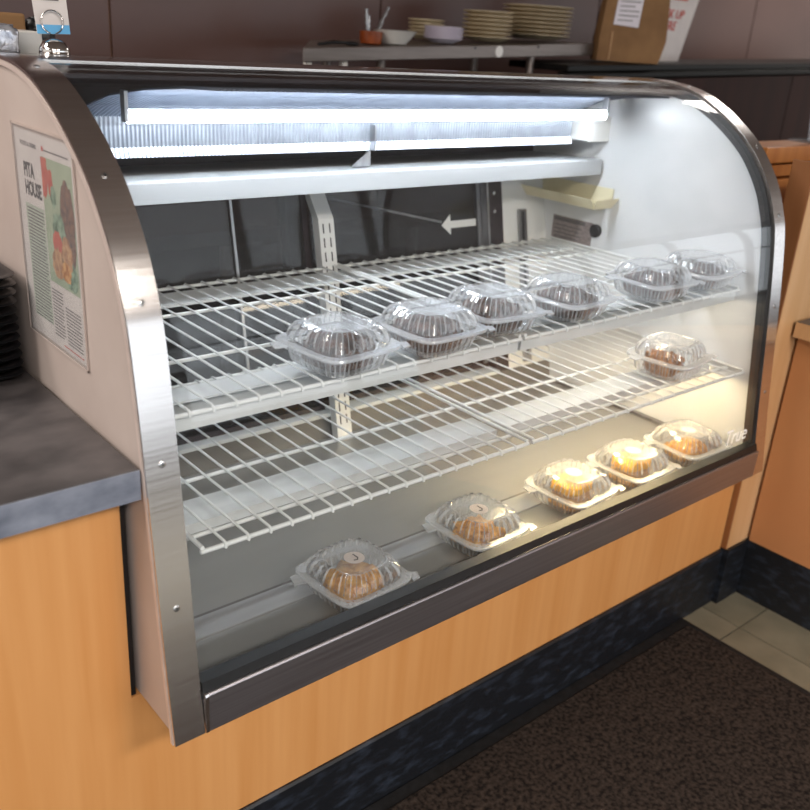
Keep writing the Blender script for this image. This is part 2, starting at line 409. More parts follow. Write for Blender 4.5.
uc = thing('wall_cabinet', 'orange wood cabinet with top board behind the case right end', 'cabinet', (1.95, .4, ZF))
obj('top_board', MB().box(1.715, 3.0, .29, .40, .665, .705), 'wood_dark', uc, bevel=.003)
obj('carcass', MB().box(1.74, 3.0, .325, .40, ZF, .664), 'wood_brown', uc)
obj('drawer_front', MB().box(1.76, 1.925, .306, .3245, .628, .658), 'wood_dark', uc, bevel=.002)
obj('door', MB().box(1.76, 1.925, .306, .3245, -.2, .62), 'wood_dark', uc, bevel=.002)
obj('stile', MB().box(1.932, 3.0, .306, .3245, -.2, .658), 'wood_brown', uc)
st = thing('acrylic_holder', 'clear upright acrylic sheet holder on the orange cabinet top', 'holder', (2.12, .35, .705))
obj('foot', MB().box(2.00, 2.24, .32, .39, .705, .711), 'acrylic', st)
obj('sheet', MB().hexa([(2.010, .335, .711), (2.24, .335, .711), (2.24, .341, .711), (2.010, .341, .711)],
                       [(2.020, .37, .96), (2.25, .37, .96), (2.25, .376, .96), (2.020, .376, .96)]), 'acrylic', st)

# ------------------------------------------------------------------ the display case
PROF = [(0, 0), (.019, .13), (.040, .30), (.058, .44), (.076, .55), (.092, .602), (.117, .656), (.156, .71), (.192, .745),
        (.233, .775), (.274, .800), (.330, .826), (.385, .840), (.44, .846), (.50, .847)]
def zt(y): return .847 - max(0, y - .5) * .09       # the steel top falls slightly to the back
def smooth_prof(p, k=4):
    out = []
    for i in range(len(p) - 1):
        p0 = p[max(i - 1, 0)]; p1 = p[i]; p2 = p[i + 1]; p3 = p[min(i + 2, len(p) - 1)]
        for j in range(k):
            t = j / k
            out.append(tuple(.5 * (2 * b + (c - a) * t + (2 * a - 5 * b + 4 * c - d) * t * t + (3 * b - a - 3 * c + d) * t ** 3)
                             for a, b, c, d in zip(p0, p1, p2, p3)))
    out.append(p[-1]); return out
PS = smooth_prof(PROF)
BACK = .90
XL, XR = 0.0, 1.425
case = thing('display_case', 'curved glass refrigerated display case with steel trims and white wire shelves', 'display case', (.71, .45, 0))
full = PS + [(BACK, zt(BACK))]
inn = offset(full, .006)
for x0, x1, outer in ((-.046, -.004, -1), (XR, 1.466, 1)):
    poly = [(y, z) for y, z in inn if z > .01]
    poly = [(poly[0][0], .0095)] + poly + [(BACK, .0095)]
    xi = (x0 + .004, x1) if outer < 0 else (x0, x1 - .004)
    obj('end_panel', MB().prism(poly, *xi), 'liner', case)
    xs = (x0, x0 + .004) if outer < 0 else (x1 - .004, x1)
    obj('side_skin', MB().prism(poly, *xs), 'side', case)
scr = None
for x0, x1, lip in ((-.050, -.005, -1), (1.428, 1.471, 1)):
    tr = obj('trim', MB().sheet(PS + [(.62, zt(.62))], x0, x1, .005), 'steel', case, smooth=35)
    lx = (x0 - .001, x0 + .002) if lip < 0 else (x1 - .002, x1)
    inner = offset(PS + [(.62, zt(.62))], .010)
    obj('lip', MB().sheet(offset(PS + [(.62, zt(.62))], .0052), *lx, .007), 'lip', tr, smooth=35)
    # screws down the strip
    for (sy, sz) in ((.372, .8395), (.163, .7415), (.0865, .5955), (.0465, .398), (.0245, .199)):
        best = min(range(1, len(PS) - 1), key=lambda i: (PS[i][0] - sy) ** 2 + (PS[i][1] - sz) ** 2)
        # nearest point on the profile
        bp, bd, bt = None, 9, None
        for i in range(len(PS) - 1):
            a = Vector(PS[i]); b = Vector(PS[i + 1]); t = max(0, min(1, (Vector((sy, sz)) - a).dot(b - a) / (b - a).length_squared))
            q = a + (b - a) * t; d = (q - Vector((sy, sz))).length
            if d < bd: bp, bd, bt = q, d, (b - a).normalized()
        cx = (x0 + x1) / 2; nrm = Vector((0, -bt.y, bt.x))
        c0 = Vector((cx, bp.x, bp.y)); tv = Vector((0, bt.x, bt.y)); xv = Vector((1, 0, 0))
        rings = []
        for r, h in ((.0046, -.001), (.0046, .0006), (.0032, .0012), (.0012, .0013)):
            rings.append([c0 + nrm * h + (xv * math.cos(k * math.pi / 6) + tv * math.sin(k * math.pi / 6)) * r for k in range(12)])
        s_ = obj('screw', MB().loft(rings), 'screw', tr, smooth=40)
        cr = MB()
        for u, v in ((xv, tv), (tv, xv)):
            q = [c0 + nrm * .00125 + u * a + v * b for a, b in ((-.0022, -.0005), (.0022, -.0005), (.0022, .0005), (-.0022, .0005))]
            cr.hexa(q, [p + nrm * .0003 for p in q])
        o = cr
        s_.data.materials.append(M['cross'])
        n0 = len(s_.data.polygons)
        # recess cross joined to the screw head
        bb_ = world_base(tr)
        me = s_.data
        vv = [tuple(v.co) for v in me.vertices] + [(p[0] - bb_.x, p[1] - bb_.y, p[2] + ZO - bb_.z) for p in cr.v]
        ff = [tuple(p.vertices) for p in me.polygons] + [tuple(i + len(me.vertices) for i in f) for f in cr.f]
        me2 = bpy.data.meshes.new('screw'); me2.from_pydata(vv, [], ff); me2.update()
        me2.materials.append(M['screw']); me2.materials.append(M['cross'])
        for i, p in enumerate(me2.polygons): p.material_index = 0 if i < n0 else 1
        s_.data = me2
# glass, following the trim
gp = [p for p in offset(PS, .004) if p[1] > .066 and p[0] < .43]
gl = obj('curved_glass', MB().sheet(gp, -.0045, 1.427, .005), 'glass', case, smooth=60)
text_obj('glass_mark', 'True', .047, 'mark', (1.290, .0170, .102), (1, 0, 0), (0, .14, 1), gl, shear=.4)
obj('top_panel', MB().sheet([(.427, .8435), (.46, .8458), (.50, .847), (BACK, zt(BACK))], -.0045, 1.4275, .004), 'steel_top', case, smooth=35)
# gaskets
g = offset(PS, .004); gi = offset(PS, .026)
gs = [i for i in range(len(g)) if g[i][1] > .05 and g[i][0] < .47]
loop = [g[i] for i in gs] + [gi[i] for i in reversed(gs)]
for xa, xb in ((1.417, 1.4285),):
    mb = MB(); n = len(gs)
    for i in range(n - 1):
        a, b, c, d = g[gs[i]], g[gs[i + 1]], gi[gs[i + 1]], gi[gs[i]]
        mb.hexa([(xa, *a), (xa, *b), (xa, *c), (xa, *d)], [(xb, *a), (xb, *b), (xb, *c), (xb, *d)])
    obj('edge_gasket', mb, 'black', case)
obj('sill_gasket', MB().prism([(.0048, .064), (.0085, .079), (.030, .079), (.030, .064)][::-1], -.004, 1.428), 'black', case)
rl = obj('bottom_rail', MB().prism([(0, -.001), (-.001, .0612), (.0004, .0638), (.002, .0645), (.0045, .0645), (.0045, .05), (.022, .05), (.022, -.001)][::-1], -.0035, 1.428), 'steel_rail', case, bevel=.0012)
obj('rail_end_cap', MB().prism([(-.0012, 0), (-.0018, .0612), (-.0004, .0644), (.002, .0652), (.0044, .0652), (.0044, 0)][::-1], -.0042, .001), 'steel', rl)
# deck
obj('deck', MB().box(XL, XR, .145, .641, .0, .035).box(XL, XR, .022, .145, .0, .034), 'deck', case)
obj('deck_strip', MB().box(XL + .004, XR - .004, .147, .196, .0352, .0362), 'deck_strip', case)
obj('deck_groove', MB().box(XL + .002, XR - .002, .1965, .2025, .0351, .0356), 'ink_grey', case)
obj('deck_edge_trim', MB().box(XR - .014, XR - .0005, .03, .62, .0353, .043), 'alu', case, bevel=.001)
def yr(z): return .640 + .209 * (z - .037)         # the rear wall leans back
def slab(mb, x0, x1, z0, z1, t, dy=0.):
    return mb.hexa([(x0, yr(z0) + dy, z0), (x1, yr(z0) + dy, z0), (x1, yr(z0) + dy + t, z0), (x0, yr(z0) + dy + t, z0)],
                   [(x0, yr(z1) + dy, z1), (x1, yr(z1) + dy, z1), (x1, yr(z1) + dy + t, z1), (x0, yr(z1) + dy + t, z1)])
obj('rear_sill', slab(MB(), XL, XR, .0355, .088, .05), 'sill', case)
obj('door_track', slab(MB(), XL, 1.215, .0882, .0965, .055, -.012), 'channel', case, bevel=.001)
obj('rear_panel', slab(MB(), 1.262, XR, .0882, .63, .05), 'white', case)
dp = obj('door_jamb', slab(MB(), 1.214, 1.2615, .0882, .63, .05), 'door_frame', case)
obj('jamb_edge', slab(MB(), 1.207, 1.2135, .112, .62, .04), 'alu', dp)
for zz in (.545, .50):
    obj('jamb_screw', MB().lathe([(.005, 0), (.005, .002), (.002, .003)], 10), 'screw', dp, raw=True).matrix_local = \
        Matrix.Translation((1.232 - .71, yr(zz) - .45, zz)) @ Matrix.Rotation(math.radians(90), 4, 'X')
for (a, b, dy) in ((.02, .66, .012), (.60, 1.206, .026)):
    d_ = obj('sliding_door', slab(MB(), a, b, .098, .62, .004, dy), 'door_glass', case)
    fm = 'door_frame'
    for (p, q) in ((a, a + .014), (b - .014, b)):
        obj('door_stile', slab(MB(), p, q, .098, .62, .010, dy - .003), 'alu' if p == b - .014 and a > .5 else fm, d_)
    obj('door_rail', slab(MB(), a, b, .098, .108, .010, dy - .0035), fm, d_)
    if a > .5:
        z0, h, hh = .472, .0085, .0245
        pts = [(1.068, z0), (1.098, z0 + hh), (1.098, z0 + h), (1.187, z0 + h), (1.187, z0 - h), (1.098, z0 - h), (1.098, z0 - hh)]
        mb = MB(); ring = lambda dd: [(x, yr(z) + dy + dd, z) for x, z in pts]
        mb.loft([ring(-.0016), ring(-.0004)], True)
        obj('arrow_sticker', mb, 'white', d_)
    else:
        obj('glass_edge', slab(MB(), .470, .476, .13, .61, .004, dy - .006), 'alu', d_)
# slotted standard in the middle
sd = obj('shelf_standard', MB().hexa([(.662, .607, .0365), (.702, .607, .0365), (.702, .63, .0365), (.662, .63, .0365)],
                                     [(.662, .712, .525), (.702, .712, .525), (.702, .735, .525), (.662, .735, .525)])
         .hexa([(.662, .712, .525), (.702, .712, .525), (.702, .735, .525), (.662, .735, .525)],
               [(.662, .772, .606), (.702, .772, .606), (.702, .795, .606), (.662, .795, .606)]), 'white', case)
for k in range(15):
    z = .075 + .030 * k
    yy = .607 + .215 * (z - .0365)
    for x in (.673, .690):
        obj('slot', MB().hexa([(x - .0015, yy - .0006, z), (x + .0015, yy - .0006, z), (x + .0015, yy + .002, z), (x - .0015, yy + .002, z)],
                              [(x - .0015, yy + .0038, z + .02), (x + .0015, yy + .0038, z + .02), (x + .0015, yy + .006, z + .02), (x - .0015, yy + .006, z + .02)]), 'cross', sd)
obj('reflection_rod', MB().tube([(.705, .790, .5605), (1.062, .752, .482)], .0032, 8), 'alu', case, smooth=50)  # thin rod stands in for a pale reflected line in the door glass
sd2 = obj('shelf_standard', slab(MB(), 1.315, 1.345, .1, .50, .006, -.008), 'alu', case)
obj('slot', slab(MB(), 1.326, 1.333, .12, .495, .003, -.0095), 'cross', sd2)
# lamp header, reflector and upper tube
obj('header', MB().prism([(.556, .612), (.556, .648), (.562, .651), (.79, .640), (.79, .632), (.566, .643), (.560, .612)][::-1], XL + .005, 1.412), 'header', case, bevel=.001)
obj('case_ceiling', MB().sheet([(.44, .826), (.52, .829), (.88, .829)], XL, XR, .006), 'ceiling_in', case)
obj('rear_header', MB().box(XL, XR, .80, .88, .60, .823), 'ceiling_in', case)
# ribbed reflector: fine corrugation, slanted ribs above the tube and upright ribs below
npts = 640
def ribbed(prof, amp, along):
    rows = []
    for (y, z, sk) in prof:
        rows.append([(.10 + 1.235 * k / npts + sk, y - (amp if k % 4 in (0, 1) else 0) * (1 - along), z - (amp if k % 4 in (0, 1) else 0) * along) for k in range(npts + 1)])
    return MB().loft(rows, caps=False, closed=False)
obj('ribbed_reflector', ribbed([(.600, .684, 0), (.606, .700, 0), (.606, .735, 0), (.604, .752, 0)], .0024, 0.), 'reflector', case)
obj('ribbed_ceiling_sheet', ribbed([(.604, .7525, 0), (.590, .772, .02), (.560, .790, .045), (.51, .803, .08), (.45, .811, .12), (.40, .812, .15)], .0046, .75), 'ribbed_top', case)
tb = obj('tube_lamp', MB().tube([(.150, .505, .761), (1.325, .505, .761)], .0105, 16), 'tube', case, smooth=50)
for a, b in ((.143, .1495), (1.3255, 1.332)):
    obj('tube_socket', MB().box(a, b, .497, .513, .753, .80), 'alu', tb, bevel=.001)
obj('lamp_bracket', MB().box(.7055, .7085, .585, .601, .684, .735).hexa([(.66, .60, .652), (.709, .60, .652), (.709, .603, .652), (.66, .603, .652)], [(.704, .60, .684), (.709, .60, .684), (.709, .603, .684), (.704, .603, .684)]), 'alu', case)
obj('junction_box', MB().box(1.345, 1.424, .555, .62, .693, .752), 'white', case, bevel=.002)
# drip trough on the right rear
tg = MB()
def trough(x0, x1, y0, y1, z0, z1, t):
    tg.hexa([(x0 + .02, y0 + .02, z0), (x1, y0 + .02, z0), (x1, y1, z0), (x0 + .02, y1, z0)], [(x0 + .02 - t, y0 + .02 - t, z0 + t), (x1, y0 + .02 - t, z0 + t), (x1, y1, z0 + t), (x0 + .02 - t, y1, z0 + t)])
    tg.hexa([(x0 + .02, y0, z0), (x0 + .02 + t, y0, z0), (x0 + .02 + t, y1, z0), (x0 + .02, y1, z0)], [(x0, y0, z1), (x0 + t, y0, z1), (x0 + t, y1, z1), (x0, y1, z1)])
    tg.hexa([(x0 + .02, y0, z0), (x1, y0, z0), (x1, y0 + t, z0), (x0 + .02, y0 + t, z0)], [(x0, y0 - .02, z1), (x1, y0 - .02, z1), (x1, y0 - .02 + t, z1), (x0, y0 - .02 + t, z1)])
    tg.box(x1 - t, x1, y0, y1, z0, z1 + .02)
trough(1.335, 1.423, .515, .79, .535, .562, .003)
obj('drip_trough', tg, 'cream', case)
lb = obj('rating_label', MB().box(1.4235, 1.4248, .565, .70, .425, .487), 'label_print', case)
obj('label_heading', MB().box(1.4228, 1.4236, .59, .695, .474, .484), 'ink_grey', lb)
for k in range(4):
    obj('label_line', MB().box(1.4228, 1.4236, .60 + .008 * (k % 2), .69, .462 - .010 * k, .4645 - .010 * k), 'ink_grey', lb)
kn = MB(); kn.loft([[(x, .553 + r * math.cos(2 * math.pi * k / 20), .470 + r * math.sin(2 * math.pi * k / 20)) for k in range(20)] for r, x in ((.017, 1.4245), (.017, 1.418), (.012, 1.415), (.007, 1.417))])
kb = obj('control_knob', kn, 'black', case, smooth=35)

# ------------------------------------------------------------------ wire shelves
def hoop(c0, n=1): pass
def wire_shelf(x0, x1, zt, ybars, yfront, yback, nw):
    """zt: height of the wire centres"""
    sh = MB()
    for y in (yfront, yback):
        sh.tube([(x0, y, zt - .0055), (x1, y, zt - .0055)], .0034, 8)
    s = obj('wire_shelf', MB().tube([(x0, yfront, zt - .0055), (x1, yfront, zt - .0055)], .0036, 8), 'wire', case, smooth=50)
    tag(s, None, None)
    for y in [yback] + list(ybars):
        obj('cross_bar', MB().tube([(x0, y, zt - .0055), (x1, y, zt - .0055)], .0034, 8), 'wire', s, smooth=50)
    for x in (x0 + .003, x1 - .003):
        obj('side_rod', MB().tube([(x, yfront, zt), (x, yback, zt)], .0034, 8), 'wire', s, smooth=50)
    me = None
    b = world_base(s)
    for k in range(nw):
        x = x0 + (x1 - x0) * (k + 1) / (nw + 1)
        if me is None:
            mb = MB().tube([(0, yback + .003, zt - .008), (0, yback + .003, zt - .002), (0, yback, zt), (0, yfront, zt), (0, yfront - .0045, zt - .003), (0, yfront - .0045, zt - .0085)], .0022, 6)
            mb.v = [(p[0], p[1] - b.y, p[2] + ZO - b.z) for p in mb.v]
            me = mesh_of('wire', mb, 'wire', 50)
        wv = bpy.data.objects.new('wire', me); COL.objects.link(wv); wv.parent = s
        wv.location = (x - b.x, 0, 0)
    return s
ZU, ZL = .4255, .2425
for (a, b) in ((.012, .696), (.704, 1.418)):
    wire_shelf(a, b, ZU, (.535, .318), .128, .695, 18)
for (a, b) in ((.034, .690), (.700, 1.420)):
    wire_shelf(a, b, ZL, (.470, .272, .118), .076, .640, 17)
for (a, b, warm) in ((.012, .696, 0), (.704, 1.418, 1)):
    # light channels hung under the shelf fronts: face plate, web and top plate, lamp below the web
    ch = obj('light_channel', MB().box(a, b, .1335, .1365, .3945, .4155).box(a, b, .1365, .235, .3945, .3975).box(a, b, .185, .235, .4105, .4135), 'channel', case)
    obj('shelf_ledge', MB().box(a, b, .615, .690, .408, .413), 'channel', case)
    cl = obj('light_channel', MB().box(a + .02, b, .160, .228, .2265, .2305).box(a + .02, b, .160, .163, .214, .2265).box(a + .02, b, .225, .228, .214, .2265), 'channel', case)
    for c, yy, zz in ((ch, .180, .3865), (cl, .194, .2165)):
        tl = obj('shelf_lamp', MB().tube([(a + .06, yy, zz), (b - .05, yy, zz)], .006, 10), ('warm_dim' if zz > .3 else 'warm') if warm else 'white', c, smooth=50)

# ------------------------------------------------------------------ clamshell boxes and pastries
NR = 192
def rsq(hw, z, rc, n=NR, flute=0., nf=0, dy=1.0):
    """ring of a rounded square, fluted outwards"""
    out = []
    p = 2 / max(rc, .12)
    for k in range(n):
        t = 2 * math.pi * (k + .5) / n
        c, s_ = math.cos(t), math.sin(t)
        r = (abs(c) ** p + abs(s_) ** p) ** (-1 / p)
        fl_ = flute * (1 if (k * nf // n) % 2 else 0) if nf else 0
        out.append(((hw + fl_) * r * c, (hw + fl_) * r * s_ * dy, z))
    return out
NFB, NFL = 64, 48
def clamshell_meshes():
    base = MB().loft([rsq(.044, 0, .5), rsq(.049, .0015, .45), rsq(.054, .008, .42, flute=.0026, nf=NFB), rsq(.060, .029, .40, flute=.0020, nf=NFB), rsq(.0615, .032, .4)], caps=False)
    base.f.append(tuple(reversed(range(NR))))
    rim = MB().loft([rsq(.0605, .0322, .36), rsq(.0720, .0322, .34), rsq(.0730, .0350, .34), rsq(.0720, .0372, .34), rsq(.0605, .0372, .36)], caps=False)
    lid = MB().loft([rsq(.0612, .0374, .4), rsq(.0606, .041, .4), rsq(.0590, .0455, .42, flute=.0028, nf=NFL), rsq(.0555, .0550, .46, flute=.0034, nf=NFL),
                     rsq(.0500, .0622, .52, flute=.003, nf=NFL), rsq(.0450, .0645, .56), rsq(.0432, .0650, .58), rsq(.0412, .0634, .6), rsq(.012, .0630, .8)], caps=False)
    lid.f.append(tuple(range(len(lid.v) - NR, len(lid.v))))
    tab = MB().hexa([(-.092, .030, .0335), (-.068, .024, .0335), (-.066, .050, .0335), (-.084, .052, .0335)],
                    [(-.092, .030, .0358), (-.068, .024, .0358), (-.066, .050, .0358), (-.084, .052, .0358)])
    tab2 = MB().hexa([(.060, -.074, .0335), (.074, -.074, .0335), (.082, -.058, .0335), (.070, -.052, .0335)],
                     [(.060, -.074, .0358), (.074, -.074, .0358), (.082, -.058, .0358), (.070, -.052, .0358)])
    return base, rim, lid, tab, tab2
def edge_faces(o, nf, rows, extra=()):
    """the narrow risers between flutes, and the top bead, get a whiter plastic that paints in their highlights"""
    me = o.data; me.materials.append(M['plastic_rim']); me.materials.append(M['plastic_top'])
    for i, p in enumerate(me.polygons):
        r, k = divmod(i, NR)
        if r in extra: p.material_index = 1
        elif nf == NFL and r >= 6: p.material_index = 2
        elif r in rows and (k * nf // NR) != (((k + 1) % NR) * nf // NR): p.material_index = 1
proto = None
def make_clamshell(label, loc, rz, group, lidz=1.0, sc=1.0):
    global proto
    if proto is None:
        t = thing('clamshell_box', label, 'container', loc, group)
        ba, ri, li, ta, ta2 = clamshell_meshes()
        edge_faces(obj('box_base', ba, 'plastic', t, raw=True, smooth=14), NFB, (1, 2, 3))
        obj('box_rim', ri, 'plastic_rim', t, raw=True, smooth=40)
        edge_faces(obj('box_lid', li, 'plastic', t, raw=True, smooth=14), NFL, (1, 2, 3, 4), (5,))
        obj('closing_tab', ta, 'plastic_rim', t, raw=True)
        obj('closing_tab', ta2, 'plastic_rim', t, raw=True)
        proto = t
    else:
        t = copy_tree(proto); tag(t, label, 'container', group)
        t.location = (loc[0], loc[1], loc[2] + ZO)
    t.rotation_euler = (0, 0, math.radians(rz)); t.scale = (sc * 1.06, sc * 1.06, sc * lidz * 1.08)
    return t
def lump(hx, hy, hz, seed, bumps=.12, n=40, mm=22, flat=.55, freq=7.):
    """a rounded block with an uneven crust, base at z = 0"""
    rnd = random.Random(seed); ph = [rnd.uniform(0, 6.28) for _ in range(8)]
    mb = MB(); rings = []
    for j in range(mm + 1):
        v = j / mm; a = -math.pi / 2 + math.pi * v
        ring = []
        for k in range(n):
            t = 2 * math.pi * k / n
            ce = lambda q, e: math.copysign(abs(q) ** e, q)
            x = ce(math.cos(a), flat) * ce(math.cos(t), flat); y = ce(math.cos(a), flat) * ce(math.sin(t), flat); z = ce(math.sin(a), flat)
            d = 1 + bumps * (math.sin(freq * x + ph[0]) * math.sin(freq * y + ph[1]) + .5 * math.sin(freq * 2 * x + ph[2]) * math.sin(freq * 1.7 * y + ph[3] + z * 3)) * (1 if z > -.6 else 0) + rnd.uniform(-.035, .035)
            zz = z * d if z > 0 else z
            ring.append((hx * x * (d if z > -.6 else 1), hy * y * (d if z > -.6 else 1), hz * (zz + 1)))
        rings.append(ring)
    mb.loft(rings, True)
    return mb
def put(name, mb, material, label, cat, loc, rz, group=None, smooth=60):
    o = obj(name, mb, material, None, smooth=smooth, raw=True)
    o.location = (loc[0], loc[1], loc[2] + ZO); o.rotation_euler = (0, 0, math.radians(rz))
    return tag(o, label, cat, group)
GB = 'clear clamshell boxes in the display case'
GP = 'pastries in the clamshell boxes'
ztop = ZU + .0024
ups = [(.321, .166, 6, 'leftmost clear clamshell box on the upper wire shelf'),
       (.505, .164, 3, 'second clear clamshell box from the left on the upper shelf'),
       (.677, .188, -4, 'third clear clamshell box from the left on the upper shelf'),
       (.872, .178, 4, 'fourth clear clamshell box from the left on the upper shelf'),
       (1.150, .182, -3, 'fifth clear clamshell box from the left on the upper shelf'),
       (1.330, .186, 5, 'rightmost clear clamshell box on the upper shelf beside the end panel')]
ordn = ['leftmost', 'second', 'third', 'fourth', 'fifth', 'rightmost']
for i, (x, y, rz, lab) in enumerate(ups):
    make_clamshell(lab, (x, y, ztop), rz, GB)
    where = ('dark chocolate-brown pastry in the %s box on the upper shelf' % ordn[i]) if i in (0, 5) else ('dark chocolate-brown pastry in the %s box from left on the upper shelf' % ordn[i])
    put('chocolate_pastry', lump(.050, .049, .0225, 11 + i, .10, freq=6 + i % 3), 'choc', where, 'pastry', (x, y, ztop + .0008), rz, GP)
make_clamshell('lone clear clamshell box with a tall lid on the lower wire shelf', (1.232, .158, ZL + .0024), 8, GB, lidz=1.12)
put('nut_pastry', lump(.026, .036, .024, 44, .22, freq=9), 'nut', 'brown nutty pastry in the lone box on the lower shelf', 'pastry', (1.212, .158, ZL + .0033), 8, GP)
ZD = .0365
dks = [(.330, .112, 4, 'front-left clear clamshell box alone on the case floor, round sticker'),
       (.622, .116, 2, 'clear clamshell box on the case floor, second from the left'),
       (.895, .118, 4, 'clear clamshell box on the case floor, middle of five, yellow pastry inside'),
       (1.092, .116, 0, 'clear clamshell box on the case floor, fourth from the left'),
       (1.300, .114, -4, 'clear clamshell box on the case floor nearest the right end')]
for i, (x, y, rz, lab) in enumerate(dks):
    b = make_clamshell(lab, (x, y, ZD), rz, GB)
    stk = obj('lid_sticker', MB().lathe([(.0165, .0632), (.0165, .0637)], 28), 'paper' if i < 2 else 'porcelain', b, raw=True)
    if i < 2:
        hook = MB().tube([(.004, .008, .0638), (.004, -.004, .0638), (.000, -.008, .0638), (-.006, -.006, .0638)], .0011, 6)
        obj('sticker_mark', hook, 'ink_grey', stk, raw=True)
put('golden_pastry', lump(.044, .042, .0205, 71, .12, freq=8), 'gold', 'golden-brown crumbly pastry in the box with the hook-marked sticker, front left', 'pastry', (.330, .110, ZD + .0008), 20, GP)
def shredded(seed):
    """a mound of crossed crisp strands"""
    rnd = random.Random(seed); mb = lump(.041, .039, .016, seed, .2, freq=9)
    for k in range(90):
        a = rnd.uniform(0, 6.28); r = rnd.uniform(0, .034); c = Vector((r * math.cos(a), r * math.sin(a), rnd.uniform(.012, .034)))
        d = Vector((rnd.uniform(-1, 1), rnd.uniform(-1, 1), rnd.uniform(-.6, .6))).normalized() * rnd.uniform(.006, .012)
        mb.tube([c - d, c + Vector((0, 0, .002)), c + d], .0011, 4)
    return mb
tag(put('shredded_pastry', shredded(5), 'gold', 'golden shredded pastry in the second box on the case floor', 'pastry', (.622, .114, ZD + .0008), 0, GP), None, None, None)
def layered(seed, k=5):
    mb = MB(); rnd = random.Random(seed)
    for i in range(k):
        h = .0062; z = i * h
        s_ = .040 - .001 * i
        rings = [[(p[0] + rnd.uniform(-.001, .001), p[1] * .92 + rnd.uniform(-.001, .001), p[2] + rnd.uniform(-.0004, .0004)) for p in rsq(q, zz, .45, 28)] for q, zz in ((s_ - .002, z), (s_, z + h * .5), (s_ - .002, z + h * .98))]
        mb.loft(rings, True)
    return mb
def lay_obj(x, y, rz, lab, seed):
    t = thing('layered_pastry', lab, 'pastry', (x, y, ZD + .0008), GP)
    t.rotation_euler = (0, 0, math.radians(rz))
    obj('pastry_layers', layered(seed), 'flaky', t, raw=True, smooth=50)
    top = lump(.040, .034, .012, seed, .10, freq=5); top.v = [(p[0] - .004, p[1], p[2] + .0302) for p in top.v]
    obj('yellow_topping', top, 'yellow', t, raw=True, smooth=70)
lay_obj(.895, .116, 6, 'flaky pastry with bright yellow top in the middle box on the case floor', 21)
lay_obj(1.092, .114, -6, 'flaky pastry with yellow top in the fourth box on the case floor', 22)
rp_ = thing('ridged_pastry', 'golden ridged roll pastries in the box nearest the right end', 'pastry', (1.300, .112, ZD + .0008), GP)
rp_.rotation_euler = (0, 0, math.radians(-6))
for k in range(5):
    x = -.034 + .017 * k
    mb = MB(); rr = []
    for j in range(13):
        yy = -.034 + .068 * j / 12
        rad = .0115 * (1 - .55 * abs(j / 6 - 1) ** 4) * (1.0 if j % 2 else .93)
        rr.append([(x + rad * .76 * math.cos(t), yy, .0195 + rad * 1.62 * math.sin(t)) for t in [2 * math.pi * q / 14 for q in range(14)]])
    mb.loft([list(reversed(r)) for r in rr], True)
    obj('pastry_roll', mb, 'gold', rp_, raw=True, smooth=60)

# ------------------------------------------------------------------ menu sheet on the case side
px = -.0465
ms = obj('menu_sheet', MB().box(px - .0006, px - .0001, .2235, .4265, .474, .757), 'paper', base=(px, .325, .474 + ZO))
tag(ms, 'printed restaurant article in a clear sleeve taped to the case side', 'paper')
obj('sleeve', MB().box(px - .0022, px - .0016, .217, .433, .468, .764), 'sleeve', ms)
for a in (.217, .4305):
    obj('sleeve_edge', MB().box(px - .0026, px - .0008, a, a + .0025, .468, .764), 'side', ms)
for z in (.468, .7615):
    obj('sleeve_edge', MB().box(px - .0026, px - .0008, .217, .433, z, z + .0025), 'side', ms)
q = px - .0007
text_obj('headline', 'PITA\nHOUSE', .0265, 'ink', (q, .400, .697), (0, -1, 0), (0, 0, 1), ms, xs=.72, spacing=.92, bold=.0009)
text_obj('heading_small', 'FOOD & DRINK', .0085, 'ink_grey', (q, .405, .737), (0, -1, 0), (0, 0, 1), ms)
obj('red_rule', MB().box(q - .0003, q, .320, .326, .738, .744), 'ink_red', ms)
obj('rule', MB().box(q - .0003, q, .235, .318, .7385, .7405), 'ink_grey', ms)
obj('text_panel', MB().box(q - .0001, q + .0001, .335, .405, .500, .660), 'print_green', ms)
ph = obj('food_photo', MB().box(q - .0002, q, .228, .332, .566, .731), 'ph_green', ms)
def blob(cy, cz, ry, rz_, material, name, seed, lift):
    rnd = random.Random(seed); n = 22
    pts = [(cy + ry * (1 + rnd.uniform(-.14, .14)) * math.cos(2 * math.pi * k / n), cz + rz_ * (1 + rnd.uniform(-.14, .14)) * math.sin(2 * math.pi * k / n)) for k in range(n)]
    pts = [(min(max(y, .2285), .3315), min(max(z, .5665), .7305)) for y, z in pts]
    mb = MB().loft([[(q - lift, y, z) for y, z in reversed(pts)], [(q - lift - .0001, y, z) for y, z in reversed(pts)]], True)
    obj(name, mb, material, ph)
blob(.326, .712, .016, .036, 'ph_red', 'tomato', 1, .0003)
blob(.303, .700, .009, .018, 'ph_red', 'tomato', 2, .0003)
blob(.296, .684, .010, .014, 'ph_leaf', 'leaf', 9, .00035)
blob(.252, .655, .024, .058, 'ph_meat', 'grilled_meat', 3, .0004)
blob(.285, .640, .022, .026, 'ph_leaf', 'leaf', 4, .0005)
blob(.292, .622, .016, .020, 'ph_red', 'pepper', 5, .0006)
blob(.262, .612, .018, .026, 'ph_pita', 'fried_bite', 6, .0007)
blob(.296, .596, .020, .022, 'ph_pita', 'fried_bite', 7, .0007)
blob(.250, .588, .020, .020, 'ph_leaf', 'leaf', 8, .0006)
blob(.268, .590, .016, .014, 'ph_pita', 'fried_bite', 12, .0009)
for cidx, (ya, yb, za, zb_) in enumerate(((.338, .400, .502, .655), (.292, .330, .488, .556), (.232, .284, .486, .540))):
    k = 0; z = zb_
    while z > za:
        obj('text_line', MB().box(q - .0004, q - .0001, ya + (.006 if k % 5 == 4 else 0), yb, z - .0016, z), 'ink_grey', ms); z -= .0046; k += 1
